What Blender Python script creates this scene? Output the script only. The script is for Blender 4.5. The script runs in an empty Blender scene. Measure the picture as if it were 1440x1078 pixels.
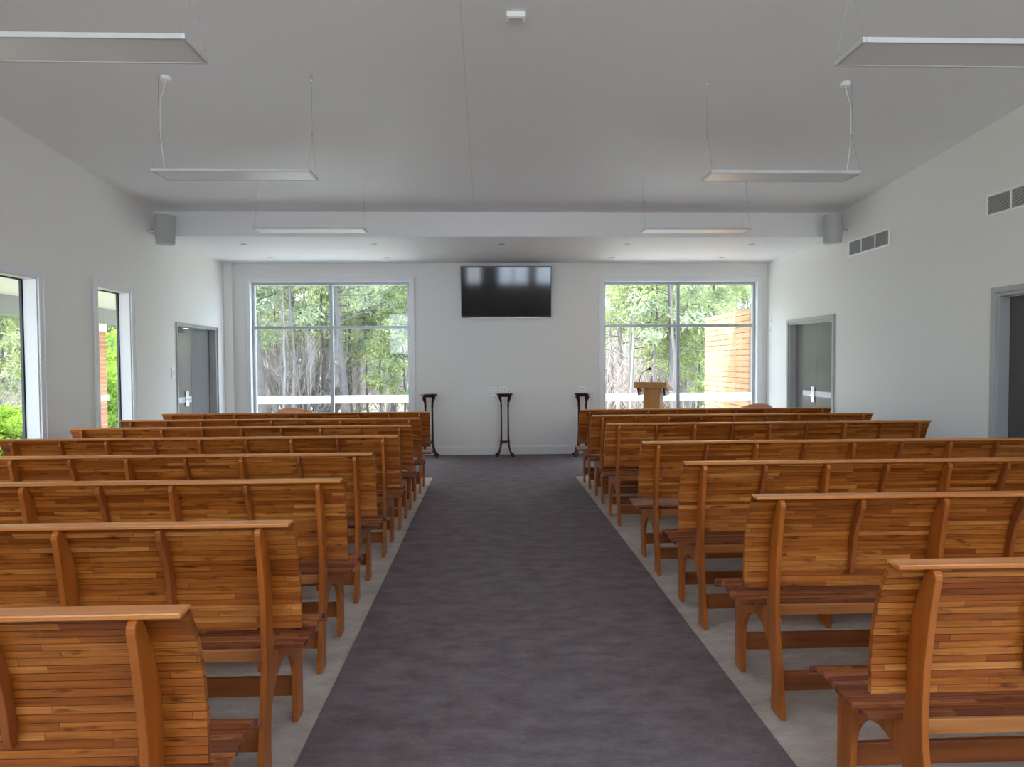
import bpy, bmesh, math, random
import numpy as np
from mathutils import Vector, Matrix
random.seed(7); rng = np.random.default_rng(7)
sc = bpy.context.scene
C = sc.collection
PI = math.pi

# ------------------------------------------------------------------ helpers
class MB:
    """collects verts / faces (+ optional uv per corner) and links ONE mesh object"""
    def __init__(s): s.v = []; s.f = []; s.uv = []; s.anyuv = False
    def add(s, vs, fs, uvs=None):
        b = len(s.v); s.v += [tuple(p) for p in vs]
        for i, f in enumerate(fs):
            s.f.append(tuple(b + k for k in f))
            s.uv.append(uvs[i] if uvs else [(0.0, 0.0)] * len(f))
        if uvs: s.anyuv = True
        return s
    def box(s, x0, x1, y0, y1, z0, z1):
        vs = [(x0,y0,z0),(x1,y0,z0),(x1,y1,z0),(x0,y1,z0),(x0,y0,z1),(x1,y0,z1),(x1,y1,z1),(x0,y1,z1)]
        return s.add(vs, [(0,3,2,1),(4,5,6,7),(0,1,5,4),(1,2,6,5),(2,3,7,6),(3,0,4,7)])
    def tube(s, pts, rad, n=8, cap=True):
        pts = [Vector(p) for p in pts]
        if not hasattr(rad, '__len__'): rad = [rad] * len(pts)
        vs = []; fs = []
        prev = None
        for i, p in enumerate(pts):
            d = (pts[min(i+1, len(pts)-1)] - pts[max(i-1, 0)]).normalized()
            if prev is None:
                a = d.cross(Vector((0,0,1)))
                if a.length < .05: a = d.cross(Vector((1,0,0)))
            else: a = prev - d * prev.dot(d)
            a.normalize(); b = d.cross(a); prev = a
            for k in range(n):
                t = 2*PI*k/n
                vs.append(p + (a*math.cos(t) + b*math.sin(t)) * rad[i])
        for i in range(len(pts)-1):
            for k in range(n):
                k2 = (k+1) % n
                fs.append((i*n+k, i*n+k2, (i+1)*n+k2, (i+1)*n+k))
        if cap:
            fs.append(tuple(range(n-1, -1, -1))); L = (len(pts)-1)*n
            fs.append(tuple(range(L, L+n)))
        return s.add(vs, fs)
    def lathe(s, prof, c=(0,0,0), n=24):
        vs = []; fs = []
        for r, z in prof:
            for k in range(n):
                t = 2*PI*k/n; vs.append((c[0]+r*math.cos(t), c[1]+r*math.sin(t), c[2]+z))
        for i in range(len(prof)-1):
            for k in range(n):
                k2 = (k+1) % n
                fs.append((i*n+k, i*n+k2, (i+1)*n+k2, (i+1)*n+k))
        fs.append(tuple(range(n-1,-1,-1))); L = (len(prof)-1)*n; fs.append(tuple(range(L, L+n)))
        return s.add(vs, fs)
    def prism(s, outline, x0, x1):
        """outline in (y,z), extruded along x"""
        n = len(outline)
        vs = [(x0, p, z) for p, z in outline] + [(x1, p, z) for p, z in outline]
        fs = [tuple(range(n)), tuple(range(2*n-1, n-1, -1))]
        fs += [(i, i+n, (i+1) % n + n, (i+1) % n) for i in range(n)]
        return s.add(vs, fs)
    def prismz(s, outline, z0, z1):
        n = len(outline)
        vs = [(x, y, z0) for x, y in outline] + [(x, y, z1) for x, y in outline]
        fs = [tuple(range(n-1,-1,-1)), tuple(range(n, 2*n))]
        fs += [(i, (i+1) % n, (i+1) % n + n, i+n) for i in range(n)]
        return s.add(vs, fs)
    def build(s, name, mat, parent=None, loc=None, rz=0, bevel=0, smooth=False, seg=2):
        me = bpy.data.meshes.new(name); me.from_pydata(s.v, [], s.f)
        if s.anyuv:
            l = me.uv_layers.new(name='UVMap'); flat = [c for f in s.uv for p in f for c in p]
            l.data.foreach_set('uv', flat)
        bm = bmesh.new(); bm.from_mesh(me)
        bmesh.ops.recalc_face_normals(bm, faces=bm.faces)
        if bevel:
            ed = [e for e in bm.edges if len(e.link_faces) == 2 and e.calc_face_angle(0) > .6]
            bmesh.ops.bevel(bm, geom=ed, offset=bevel, segments=seg, affect='EDGES', profile=.5, clamp_overlap=True)
        if smooth:
            for f in bm.faces: f.smooth = True
            for e in bm.edges:
                if len(e.link_faces) == 2 and e.calc_face_angle(0) > .7: e.smooth = False
        bm.to_mesh(me); bm.free()
        if mat is not None: me.materials.append(mat)
        o = bpy.data.objects.new(name, me); C.objects.link(o)
        if parent is not None: o.parent = parent
        if loc is not None: o.location = loc
        if rz: o.rotation_euler.z = rz
        return o

def tag(o, label=None, cat=None, group=None, kind=None):
    if label: o['label'] = label
    if cat: o['category'] = cat
    if group: o['group'] = group
    if kind: o['kind'] = kind
    return o
def empty(name, loc=(0,0,0), rz=0, label=None, cat=None, group=None):
    o = bpy.data.objects.new(name, None); C.objects.link(o)
    o.location = loc; o.rotation_euler.z = rz; o.empty_display_size = .1
    return tag(o, label, cat, group)
def kids(o): return [c for c in bpy.data.objects if c.parent == o]
def copy_tree(o, parent=None):
    c = o.copy(); C.objects.link(c); c.parent = parent
    for ch in kids(o): copy_tree(ch, c)
    return c
def struct(o): o['kind'] = 'structure'; return o

# ------------------------------------------------------------------ materials
def newmat(name):
    m = bpy.data.materials.new(name); m.use_nodes = True
    nt = m.node_tree; p = nt.nodes['Principled BSDF']; return m, nt, p
def setp(p, **k):
    for a, b in k.items():
        a = a.replace('_', ' ')
        if a in p.inputs: p.inputs[a].default_value = b
def rgb(r, g, b):   # srgb 0-255 -> linear
    f = lambda c: (c/255/12.92) if c/255 <= .04045 else ((c/255+.055)/1.055)**2.4
    return (f(r), f(g), f(b), 1)
def plain(name, col, rough=.5, metal=0, spec=.5, noise=None, bump=0, var=.08):
    m, nt, p = newmat(name); setp(p, Base_Color=col, Roughness=rough, Metallic=metal, Specular_IOR_Level=spec)
    if noise:
        tc = nt.nodes.new('ShaderNodeTexCoord'); n = nt.nodes.new('ShaderNodeTexNoise')
        n.inputs['Scale'].default_value = noise; n.inputs['Detail'].default_value = 4
        nt.links.new(tc.outputs['Object'], n.inputs['Vector'])
        mx = nt.nodes.new('ShaderNodeMix'); mx.data_type = 'RGBA'
        mx.inputs['A'].default_value = tuple(c*(1-var) for c in col[:3]) + (1,)
        mx.inputs['B'].default_value = tuple(min(1, c*(1+var)) for c in col[:3]) + (1,)
        nt.links.new(n.outputs['Fac'], mx.inputs['Factor']); nt.links.new(mx.outputs['Result'], p.inputs['Base Color'])
        if bump:
            b = nt.nodes.new('ShaderNodeBump'); b.inputs['Strength'].default_value = bump; b.inputs['Distance'].default_value = .002
            nt.links.new(n.outputs['Fac'], b.inputs['Height']); nt.links.new(b.outputs['Normal'], p.inputs['Normal'])
    return m

def slat_wood(name, cols, row=.022, seglen=.42, rough=.3, gap=.06):
    """narrow strips in rows (v) with random butt joints (u), grain and knots; uv in metres"""
    m, nt, p = newmat(name); N = nt.nodes; L = nt.links
    def math_(op, a, b=None):
        n = N.new('ShaderNodeMath'); n.operation = op
        for i, x in enumerate((a, b)):
            if x is None: continue
            if isinstance(x, (int, float)): n.inputs[i].default_value = x
            else: L.new(x, n.inputs[i])
        return n.outputs[0]
    uv = N.new('ShaderNodeUVMap'); uv.uv_map = 'UVMap'
    sp = N.new('ShaderNodeSeparateXYZ'); L.new(uv.outputs[0], sp.inputs[0])
    oi = N.new('ShaderNodeObjectInfo')
    rowf = math_('DIVIDE', sp.outputs[1], row); rown = math_('FLOOR', rowf)
    rseed = math_('ADD', rown, math_('MULTIPLY', oi.outputs['Random'], 91.0))
    wn = N.new('ShaderNodeTexWhiteNoise'); wn.noise_dimensions = '1D'; L.new(rseed, wn.inputs['W'])
    u2 = math_('DIVIDE', math_('ADD', sp.outputs[0], math_('MULTIPLY', wn.outputs['Value'], 9.0)), seglen)
    cell = math_('FLOOR', u2)
    cb = N.new('ShaderNodeCombineXYZ'); L.new(cell, cb.inputs[0]); L.new(rseed, cb.inputs[1])
    wc = N.new('ShaderNodeTexWhiteNoise'); wc.noise_dimensions = '2D'; L.new(cb.outputs[0], wc.inputs['Vector'])
    ramp = N.new('ShaderNodeValToRGB'); cr = ramp.color_ramp
    for i, (pos, c) in enumerate(cols):
        e = cr.elements[i] if i < 2 else cr.elements.new(pos)
        e.position = pos; e.color = c
    L.new(wc.outputs['Value'], ramp.inputs[0])
    # grain
    g = N.new('ShaderNodeCombineXYZ'); L.new(math_('MULTIPLY', math_('ADD', sp.outputs[0], math_('MULTIPLY', wc.outputs['Value'], 30)), 5), g.inputs[0])
    L.new(math_('MULTIPLY', sp.outputs[1], 110), g.inputs[1]); L.new(rseed, g.inputs[2])
    ns = N.new('ShaderNodeTexNoise'); ns.inputs['Scale'].default_value = 1; ns.inputs['Detail'].default_value = 5; ns.inputs['Roughness'].default_value = .65
    L.new(g.outputs[0], ns.inputs['Vector'])
    gr = N.new('ShaderNodeValToRGB'); gr.color_ramp.elements[0].position = .3; gr.color_ramp.elements[0].color = (.55,.46,.38,1)
    gr.color_ramp.elements[1].position = .62; gr.color_ramp.elements[1].color = (1.12,1.1,1.08,1); L.new(ns.outputs['Fac'], gr.inputs[0])
    # knots
    k = N.new('ShaderNodeCombineXYZ'); L.new(math_('MULTIPLY', math_('ADD', sp.outputs[0], math_('MULTIPLY', oi.outputs['Random'], 40)), 9), k.inputs[0]); L.new(math_('MULTIPLY', sp.outputs[1], 38), k.inputs[1])
    kn = N.new('ShaderNodeTexNoise'); kn.inputs['Scale'].default_value = 1; kn.inputs['Detail'].default_value = 3; L.new(k.outputs[0], kn.inputs['Vector'])
    kr = N.new('ShaderNodeValToRGB'); kr.color_ramp.elements[0].position = .27; kr.color_ramp.elements[0].color = (.28,.2,.15,1)
    kr.color_ramp.elements[1].position = .4; kr.color_ramp.elements[1].color = (1,1,1,1); L.new(kn.outputs['Fac'], kr.inputs[0])
    def mul(a, b):
        x = N.new('ShaderNodeMix'); x.data_type = 'RGBA'; x.blend_type = 'MULTIPLY'; x.inputs['Factor'].default_value = 1
        L.new(a, x.inputs['A']); L.new(b, x.inputs['B']); return x.outputs['Result']
    col = mul(mul(ramp.outputs[0], gr.outputs[0]), kr.outputs[0])
    # joints between strips
    fr = math_('FRACT', rowf); d = math_('MINIMUM', fr, math_('SUBTRACT', 1.0, fr))
    fu = math_('FRACT', u2); du = math_('MULTIPLY', math_('MINIMUM', fu, math_('SUBTRACT', 1.0, fu)), seglen/row)
    dd = math_('MINIMUM', d, du)
    jr = N.new('ShaderNodeValToRGB'); jr.color_ramp.elements[0].position = 0; jr.color_ramp.elements[0].color = (.3,.22,.18,1)
    jr.color_ramp.elements[1].position = gap; jr.color_ramp.elements[1].color = (1,1,1,1); L.new(dd, jr.inputs[0])
    col = mul(col, jr.outputs[0]); L.new(col, p.inputs['Base Color'])
    b = N.new('ShaderNodeBump'); b.inputs['Strength'].default_value = .35; b.inputs['Distance'].default_value = .003
    hh = math_('ADD', jr.outputs[0], math_('MULTIPLY', wc.outputs['Value'], .6))
    L.new(hh, b.inputs['Height']); L.new(b.outputs['Normal'], p.inputs['Normal'])
    setp(p, Roughness=rough, Specular_IOR_Level=.4)
    return m

def grain_wood(name, c1, c2, axis='Z', rough=.3, sc_=1.0):
    m, nt, p = newmat(name); N = nt.nodes; L = nt.links
    tc = N.new('ShaderNodeTexCoord'); mp = N.new('ShaderNodeMapping'); oi = N.new('ShaderNodeObjectInfo')
    s = {'X': (2,40,40), 'Y': (40,2,40), 'Z': (40,40,2)}[axis]
    mp.inputs['Scale'].default_value = [v*sc_ for v in s]
    cb = N.new('ShaderNodeCombineXYZ'); mm = N.new('ShaderNodeMath'); mm.operation = 'MULTIPLY'; mm.inputs[1].default_value = 50
    L.new(oi.outputs['Random'], mm.inputs[0]); L.new(mm.outputs[0], cb.inputs[0]); L.new(mm.outputs[0], cb.inputs[2])
    L.new(cb.outputs[0], mp.inputs['Location'])
    L.new(tc.outputs['Object'], mp.inputs[0])
    n = N.new('ShaderNodeTexNoise'); n.inputs['Scale'].default_value = 1; n.inputs['Detail'].default_value = 5
    L.new(mp.outputs[0], n.inputs['Vector'])
    r = N.new('ShaderNodeValToRGB'); r.color_ramp.elements[0].position = .3; r.color_ramp.elements[0].color = c1
    r.color_ramp.elements[1].position = .7; r.color_ramp.elements[1].color = c2
    L.new(n.outputs['Fac'], r.inputs[0]); L.new(r.outputs[0], p.inputs['Base Color'])
    setp(p, Roughness=rough, Specular_IOR_Level=.4)
    return m

def sc3(c, k): return tuple(x*k for x in c[:3]) + (1,)
back_cols = [(0, rgb(150,80,24)), (1, rgb(216,146,74)), (.3, rgb(172,98,34)), (.55, rgb(186,112,44)), (.85, rgb(200,126,54))]
seat_cols = [(0, rgb(120,62,38)), (1, rgb(186,118,76)), (.35, rgb(142,80,50)), (.7, rgb(160,96,62))]
back_cols = [(a, (c[0]*.86, c[1]*.80, c[2]*.74, 1)) for a, c in back_cols]
M = {}
M['back'] = slat_wood('slatted back timber', back_cols)
M['seat'] = slat_wood('slatted seat timber', seat_cols, row=.024, seglen=.7, rough=.26)
M['frame'] = grain_wood('frame timber', rgb(150,78,26), rgb(184,104,42), 'Z', .28, .6)
M['rib'] = grain_wood('rib timber', rgb(136,70,30), rgb(162,90,42), 'Z', .3, .6)
M['rail'] = grain_wood('rail timber', rgb(184,106,46), rgb(212,140,72), 'X', .3, .6)
M['board'] = grain_wood('stretcher timber', rgb(118,62,30), rgb(160,90,44), 'X', .35, .6)
M['apron'] = grain_wood('apron timber', rgb(156,90,42), rgb(190,126,70), 'X', .3, .6)
M['dark_wood'] = grain_wood('dark mahogany', rgb(44,20,18), rgb(74,36,30), 'Z', .22, .5)
M['oak'] = grain_wood('lectern veneer', rgb(170,118,50), rgb(192,138,66), 'Z', .4, .4)
M['oak_pale'] = grain_wood('lectern pale edge', rgb(190,150,100), rgb(206,168,120), 'X', .4, .4)
M['tub'] = grain_wood('bentwood', rgb(214,146,110), rgb(230,170,134), 'X', .35, .5)
M['wall'] = plain('wall paint', (.815,.805,.765,1), .55, noise=30, var=.012, bump=.03)
M['ceil'] = plain('ceiling paint', (.82,.82,.82,1), .6, noise=20, var=.01)
M['trim'] = plain('trim paint', (.8,.81,.82,1), .3)
M['alu'] = plain('window aluminium', rgb(176,182,188), .35, .3)
M['jamb'] = plain('grey door frame', rgb(176,178,174), .35)
M['door'] = plain('grey door panel', rgb(122,123,121), .12, spec=.6)
M['door_dark'] = plain('charcoal door panel', rgb(82,78,76), .35)
M['darkalu'] = plain('charcoal aluminium', rgb(60,62,64), .35, .4)
M['steel'] = plain('satin steel', (.75,.75,.76,1), .25, .9)
M['white'] = plain('white plastic', (.92,.92,.92,1), .3)
M['ltgrey'] = plain('light grey enamel', rgb(196,198,198), .35)
M['spk'] = plain('speaker grille', rgb(178,180,176), .5, noise=400, var=.1, bump=.4)
M['black'] = plain('black plastic', (.006,.006,.007,1), .3)
M['screen'] = plain('television glass', (.002,.002,.003,1), .07, spec=.6)
M['diff'] = plain('pendant diffuser', (.82,.82,.82,1), .34)
M['vent'] = plain('vent louvre enamel', rgb(190,190,188), .4)
M['vent_dark'] = plain('vent duct', (.05,.05,.05,1), .8)
M['cable'] = plain('steel cable', (.5,.5,.5,1), .3, .8)
M['film'] = plain('pale door band', (.85,.88,.9,1), .6)

def carpet(name, c1, c2, c3):
    m, nt, p = newmat(name); N = nt.nodes; L = nt.links
    tc = N.new('ShaderNodeTexCoord')
    a = N.new('ShaderNodeTexNoise'); a.inputs['Scale'].default_value = 7; a.inputs['Detail'].default_value = 7; a.inputs['Roughness'].default_value = .72
    mp = N.new('ShaderNodeMapping'); mp.inputs['Scale'].default_value = (.7, 1.3, 1); L.new(tc.outputs['Object'], mp.inputs[0]); L.new(mp.outputs[0], a.inputs['Vector'])
    b = N.new('ShaderNodeTexNoise'); b.inputs['Scale'].default_value = 170; b.inputs['Detail'].default_value = 2; L.new(tc.outputs['Object'], b.inputs['Vector'])
    mx = N.new('ShaderNodeMath'); mx.operation = 'MULTIPLY_ADD'; mx.inputs[1].default_value = .35; L.new(b.outputs['Fac'], mx.inputs[0])
    mm = N.new('ShaderNodeMath'); mm.operation = 'MULTIPLY'; mm.inputs[1].default_value = .65; L.new(a.outputs['Fac'], mm.inputs[0]); L.new(mm.outputs[0], mx.inputs[2])
    r = N.new('ShaderNodeValToRGB'); e = r.color_ramp.elements; e[0].position = .36; e[0].color = c1; e[1].position = .64; e[1].color = c3
    x = e.new(.5); x.color = c2
    L.new(mx.outputs[0], r.inputs[0]); L.new(r.outputs[0], p.inputs['Base Color'])
    bp = N.new('ShaderNodeBump'); bp.inputs['Strength'].default_value = .5; bp.inputs['Distance'].default_value = .004
    L.new(b.outputs['Fac'], bp.inputs['Height']); L.new(bp.outputs['Normal'], p.inputs['Normal'])
    setp(p, Roughness=.95, Specular_IOR_Level=.15); return m
M['carpet'] = carpet('charcoal carpet', rgb(98,88,89), rgb(116,106,107), rgb(132,122,123))
M['pale'] = carpet('pale carpet', rgb(164,154,144), rgb(186,176,166), rgb(204,194,186))

def glass(name, tint):
    m = bpy.data.materials.new(name); m.use_nodes = True; nt = m.node_tree; N = nt.nodes; N.clear()
    o = N.new('ShaderNodeOutputMaterial'); mx = N.new('ShaderNodeMixShader'); t = N.new('ShaderNodeBsdfTransparent'); g = N.new('ShaderNodeBsdfGlossy')
    g.inputs['Roughness'].default_value = .02; t.inputs['Color'].default_value = tint
    lw = N.new('ShaderNodeLayerWeight'); lw.inputs['Blend'].default_value = .5
    pw = N.new('ShaderNodeMath'); pw.operation = 'POWER'; pw.inputs[1].default_value = 5; nt.links.new(lw.outputs['Facing'], pw.inputs[0])
    f = N.new('ShaderNodeMath'); f.operation = 'MULTIPLY_ADD'; f.inputs[1].default_value = .9; f.inputs[2].default_value = .04; nt.links.new(pw.outputs[0], f.inputs[0])
    nt.links.new(f.outputs[0], mx.inputs[0]); nt.links.new(t.outputs[0], mx.inputs[1]); nt.links.new(g.outputs[0], mx.inputs[2]); nt.links.new(mx.outputs[0], o.inputs[0])
    return m
GT = .86
M['glass'] = glass('tinted window glass', (GT*.97, GT, GT*1.0, 1)); M['glass_side'] = glass('tinted side window glass', (.68,.70,.70,1))
def filmglass(name):
    m = bpy.data.materials.new(name); m.use_nodes = True; nt = m.node_tree; N = nt.nodes; N.clear()
    o = N.new('ShaderNodeOutputMaterial'); mx = N.new('ShaderNodeMixShader'); mx.inputs[0].default_value = .62
    t = N.new('ShaderNodeBsdfTransparent'); a = N.new('ShaderNodeAddShader'); d = N.new('ShaderNodeBsdfDiffuse'); tr = N.new('ShaderNodeBsdfTranslucent')
    d.inputs['Color'].default_value = (.3,.3,.3,1); tr.inputs['Color'].default_value = (.7,.7,.7,1)
    nt.links.new(d.outputs[0], a.inputs[0]); nt.links.new(tr.outputs[0], a.inputs[1]); nt.links.new(t.outputs[0], mx.inputs[1]); nt.links.new(a.outputs[0], mx.inputs[2]); nt.links.new(mx.outputs[0], o.inputs[0])
    return m
M['filmglass'] = filmglass('frosted window film')

# ------------------------------------------------------------------ room
XL, XR, YB, YR = -4.15, 4.555, 11.025, -1.1
YBH = 8.72; ZLOW = 3.09; SL = .0845
zc = lambda y: 3.40 + SL*(8.706 - y)
T = .24
def wall_holes(u0, u1, z0, z1, holes):
    """grid of rectangles covering the wall minus holes -> list of (u0,u1,z0,z1)"""
    us = sorted({u0, u1, *[h[0] for h in holes], *[h[1] for h in holes]})
    out = []
    for a, b in zip(us, us[1:]):
        m = (a+b)/2; hs = sorted([h for h in holes if h[0] <= m <= h[1]], key=lambda h: h[2]); z = z0
        for h in hs:
            if h[2] > z: out.append((a, b, z, h[2]))
            z = h[3]
        if z < z1: out.append((a, b, z, z1))
    return out
# openings
BW = [(-3.77, -1.25, .12, 2.79), (1.885, 4.40, .12, 2.79)]
LW = [(7.43, 8.11, .10, 2.335), (5.05, 6.47, .10, 2.30), (2.4, 3.9, .10, 2.30)]  # last opening is out of view, added for more light on the pews
LD = (9.28, 10.63, 0, 2.04)
RD = [(8.87, 10.19, 0, 2.06), (4.62, 5.975, 0, 2.09)]
RWN = [(-3.4, -1.3, 1.75, 3.2), (-.7, -.2, 1.75, 3.2), (.35, 1.4, 1.75, 3.2), (1.6, 3.8, 1.75, 3.2)]

floor = MB(); floor.box(XL-.3, XR+.3, YR-.3, YB+.3, -.12, 0); struct(floor.build('floor', M['pale']))
f2 = MB(); f2.box(-.727, 1.128, YR, 8.9, 0, .006); f2.box(XL, XR, 8.9, YB, 0, .006)
m = MB(); m.box(-30, 30, -26, YR-T-.02, -.32, -.12); struct(m.build('bounce_forecourt', plain('added pale bounce forecourt', (.62,.60,.56,1), .8, noise=2, var=.08)))  # unseen pale slab behind the hall, added to bounce sunlight onto the ceiling
o = f2.build('aisle_carpet', M['carpet']); tag(o, 'charcoal carpet running up the aisle and across the front of the hall', 'carpet')

wb = MB()
for a, b, c, d in wall_holes(XL-T, XR+T, -.1, 4.0, BW): wb.box(a, b, YB, YB+T, c, d)
struct(wb.build('wall_front', M['wall']))
wl = MB()
for a, b, c, d in wall_holes(YR-T, YB, 0, 4.9, LW+[LD]): wl.box(XL-.165, XL, a, b, c, d)
struct(wl.build('wall_left', M['wall']))
wr = MB()
for a, b, c, d in wall_holes(YR-T, YB, 0, 4.9, RD): wr.box(XR, XR+T, a, b, c, d)
struct(wr.build('wall_right', M['wall']))
wq = MB()
for a, b, c, d in wall_holes(XL, XR, 0, 4.9, RWN): wq.box(a, b, YR-T, YR, c, d)
struct(wq.build('wall_back', M['wall']))
# ceiling: sloping main part, boxed bulkhead and lower flat part as one closed shell
cl = MB()
cl.prism([(YR-.3, zc(YR-.3)), (YBH, zc(YBH)), (YBH, ZLOW), (YB+.3, ZLOW), (YB+.3, 4.3), (YR-.3, 5.2)], XL-.3, XR+.3)
struct(cl.build('ceiling', M['ceil']))
j = MB()
for ya, yb in ((YR, YBH-.02),):
    j.prism([(ya, zc(ya)), (yb, zc(yb)), (yb, zc(yb)-.002), (ya, zc(ya)-.002)], -.162, -.153)
struct(j.build('trim_1', plain('ceiling joint', (.72,.72,.72,1), .7)))
# corner pier at the front left
cp = MB(); cp.box(XL, -4.02, YB-.09, YB, 0, ZLOW); struct(cp.build('trim_2', M['wall'], bevel=.004))
# baseboards
bbp = lambda y: [(y, 0), (y-.016, 0), (y-.016, .125), (y-.006, .15), (y, .15)]
bb = MB(); bb.prism(bbp(YB), -1.25+.08, 1.885-.08); struct(bb.build('baseboard_front', M['trim'], bevel=.002))
bl = MB()
for a, b in ((YR, 2.32), (3.98, 4.97), (6.55, 7.35), (8.19, 9.22), (10.69, YB-.09)): bl.box(XL, XL+.016, a, b, 0, .14)
struct(bl.build('baseboard_left', M['trim'], bevel=.003))
br = MB()
for a, b in ((YR, 4.55), (6.04, 8.81), (10.25, YB)): br.box(XR-.016, XR, a, b, 0, .14)
struct(br.build('baseboard_right', M['trim'], bevel=.003))

# windows -----------------------------------------------------------------
def cyl_frame(mb, axis, pl, u0, u1, z0, z1, w, d0, d1):
    """rectangular ring of width w; axis 'y' = plane of constant y (u is x)"""
    for a, b, c, d in ((u0, u0+w, z0, z1), (u1-w, u1, z0, z1), (u0+w, u1-w, z0, z0+w), (u0+w, u1-w, z1-w, z1)):
        if axis == 'y': mb.box(a, b, pl+d0, pl+d1, c, d)
        else: mb.box(pl+d0, pl+d1, a, b, c, d)
def pane_quad(mb, axis, pl, u0, u1, z0, z1, t=.006):
    if axis == 'y': mb.add([(u0,pl,z0),(u1,pl,z0),(u1,pl,z1),(u0,pl,z1)], [(0,1,2,3)])
    else: mb.add([(pl,u0,z0),(pl,u1,z0),(pl,u1,z1),(pl,u0,z1)], [(0,1,2,3)])
wn = 0
for (a, b, c, d), mull, tr in zip(BW, (-2.517, 3.125), (2.075, 2.082)):
    wn += 1
    f = MB(); cyl_frame(f, 'y', YB, a+.002, b-.002, c+.002, d-.002, .038, .09, .17)
    f.box(mull-.026, mull+.026, YB+.10, YB+.16, c+.04, d-.04)
    f.box(a+.04, mull-.026, YB+.105, YB+.155, tr-.022, tr+.022); f.box(mull+.026, b-.04, YB+.105, YB+.155, tr-.022, tr+.022)
    root = f.build('window_%d' % wn, M['alu'], bevel=.003); struct(root)
    g = MB()
    for u0, u1 in ((a+.04, mull-.026), (mull+.026, b-.04)):
        for z0, z1 in ((c+.04, tr-.022), (tr+.022, d-.04)): pane_quad(g, 'y', YB+.13, u0, u1, z0, z1)
    g.build('window_pane', M['glass'], root)
    s = MB()
    for u0, u1 in ((a+.04, mull-.026), (mull+.026, b-.04)): s.add([(u0,YB+.126,.845),(u1,YB+.126,.845),(u1,YB+.126,.975),(u0,YB+.126,.975)], [(0,1,2,3)])
    s.build('pale_strip', M['filmglass'], root)
    t = MB(); w = .07
    for q in ((a-w, a, c-w, d+w), (b, b+w, c-w, d+w), (a, b, c-w, c), (a, b, d, d+w)): t.box(q[0], q[1], YB-.02, YB-.0005, q[2], q[3])
    cyl_frame(t, 'y', YB, a-w-.012, b+w+.012, c-w-.012, d+w+.012, .012, -.028, -.0005)
    t.build('window_frame', M['trim'], root, bevel=.003)
for (a, b, c, d) in LW:
    wn += 1
    f = MB(); cyl_frame(f, 'x', XL, a+.002, b-.002, c+.002, d-.002, .022, -.150, -.125)
    root = f.build('window_%d' % wn, M['darkalu'], bevel=.003); struct(root)
    g = MB(); pane_quad(g, 'x', XL-.14, a+.02, b-.02, c+.02, d-.02); g.build('window_pane', M['glass_side'], root)
    l = MB(); cyl_frame(l, 'x', XL, a-.0, b+.0, c-.0, d+.0, .012, -.12, 0); l.build('window_lining', M['trim'], root, bevel=.002)
    t = MB(); w = .06
    for q in ((a-w, a, c-w, d+w), (b, b+w, c-w, d+w), (a, b, c-w, c), (a, b, d, d+w)): t.box(XL+.0005, XL+.018, q[0], q[1], q[2], q[3])
    cyl_frame(t, 'x', XL, a-w-.01, b+w+.01, c-w-.01, d+w+.01, .012, .0005, .026)
    t.build('window_frame', M['trim'], root, bevel=.003)
    if a > 7:
        s = MB(); s.add([(XL-.137, a+.03, 1.09), (XL-.137, a+.46, 1.09), (XL-.137, a+.46, 1.16), (XL-.137, a+.03, 1.16)], [(0,1,2,3)])  # pale band over part of the narrow pane
        s.build('pale_strip', M['filmglass'], root)
for (a, b, c, d) in RWN:
    wn += 1
    f = MB(); cyl_frame(f, 'y', YR, a+.002, b-.002, c+.002, d-.002, .05, -.17, -.09)
    f.box((a+b)/2-.03, (a+b)/2+.03, YR-.16, YR-.10, c+.05, d-.05)
    struct(f.build('window_%d' % wn, M['alu'], bevel=.003))

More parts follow.
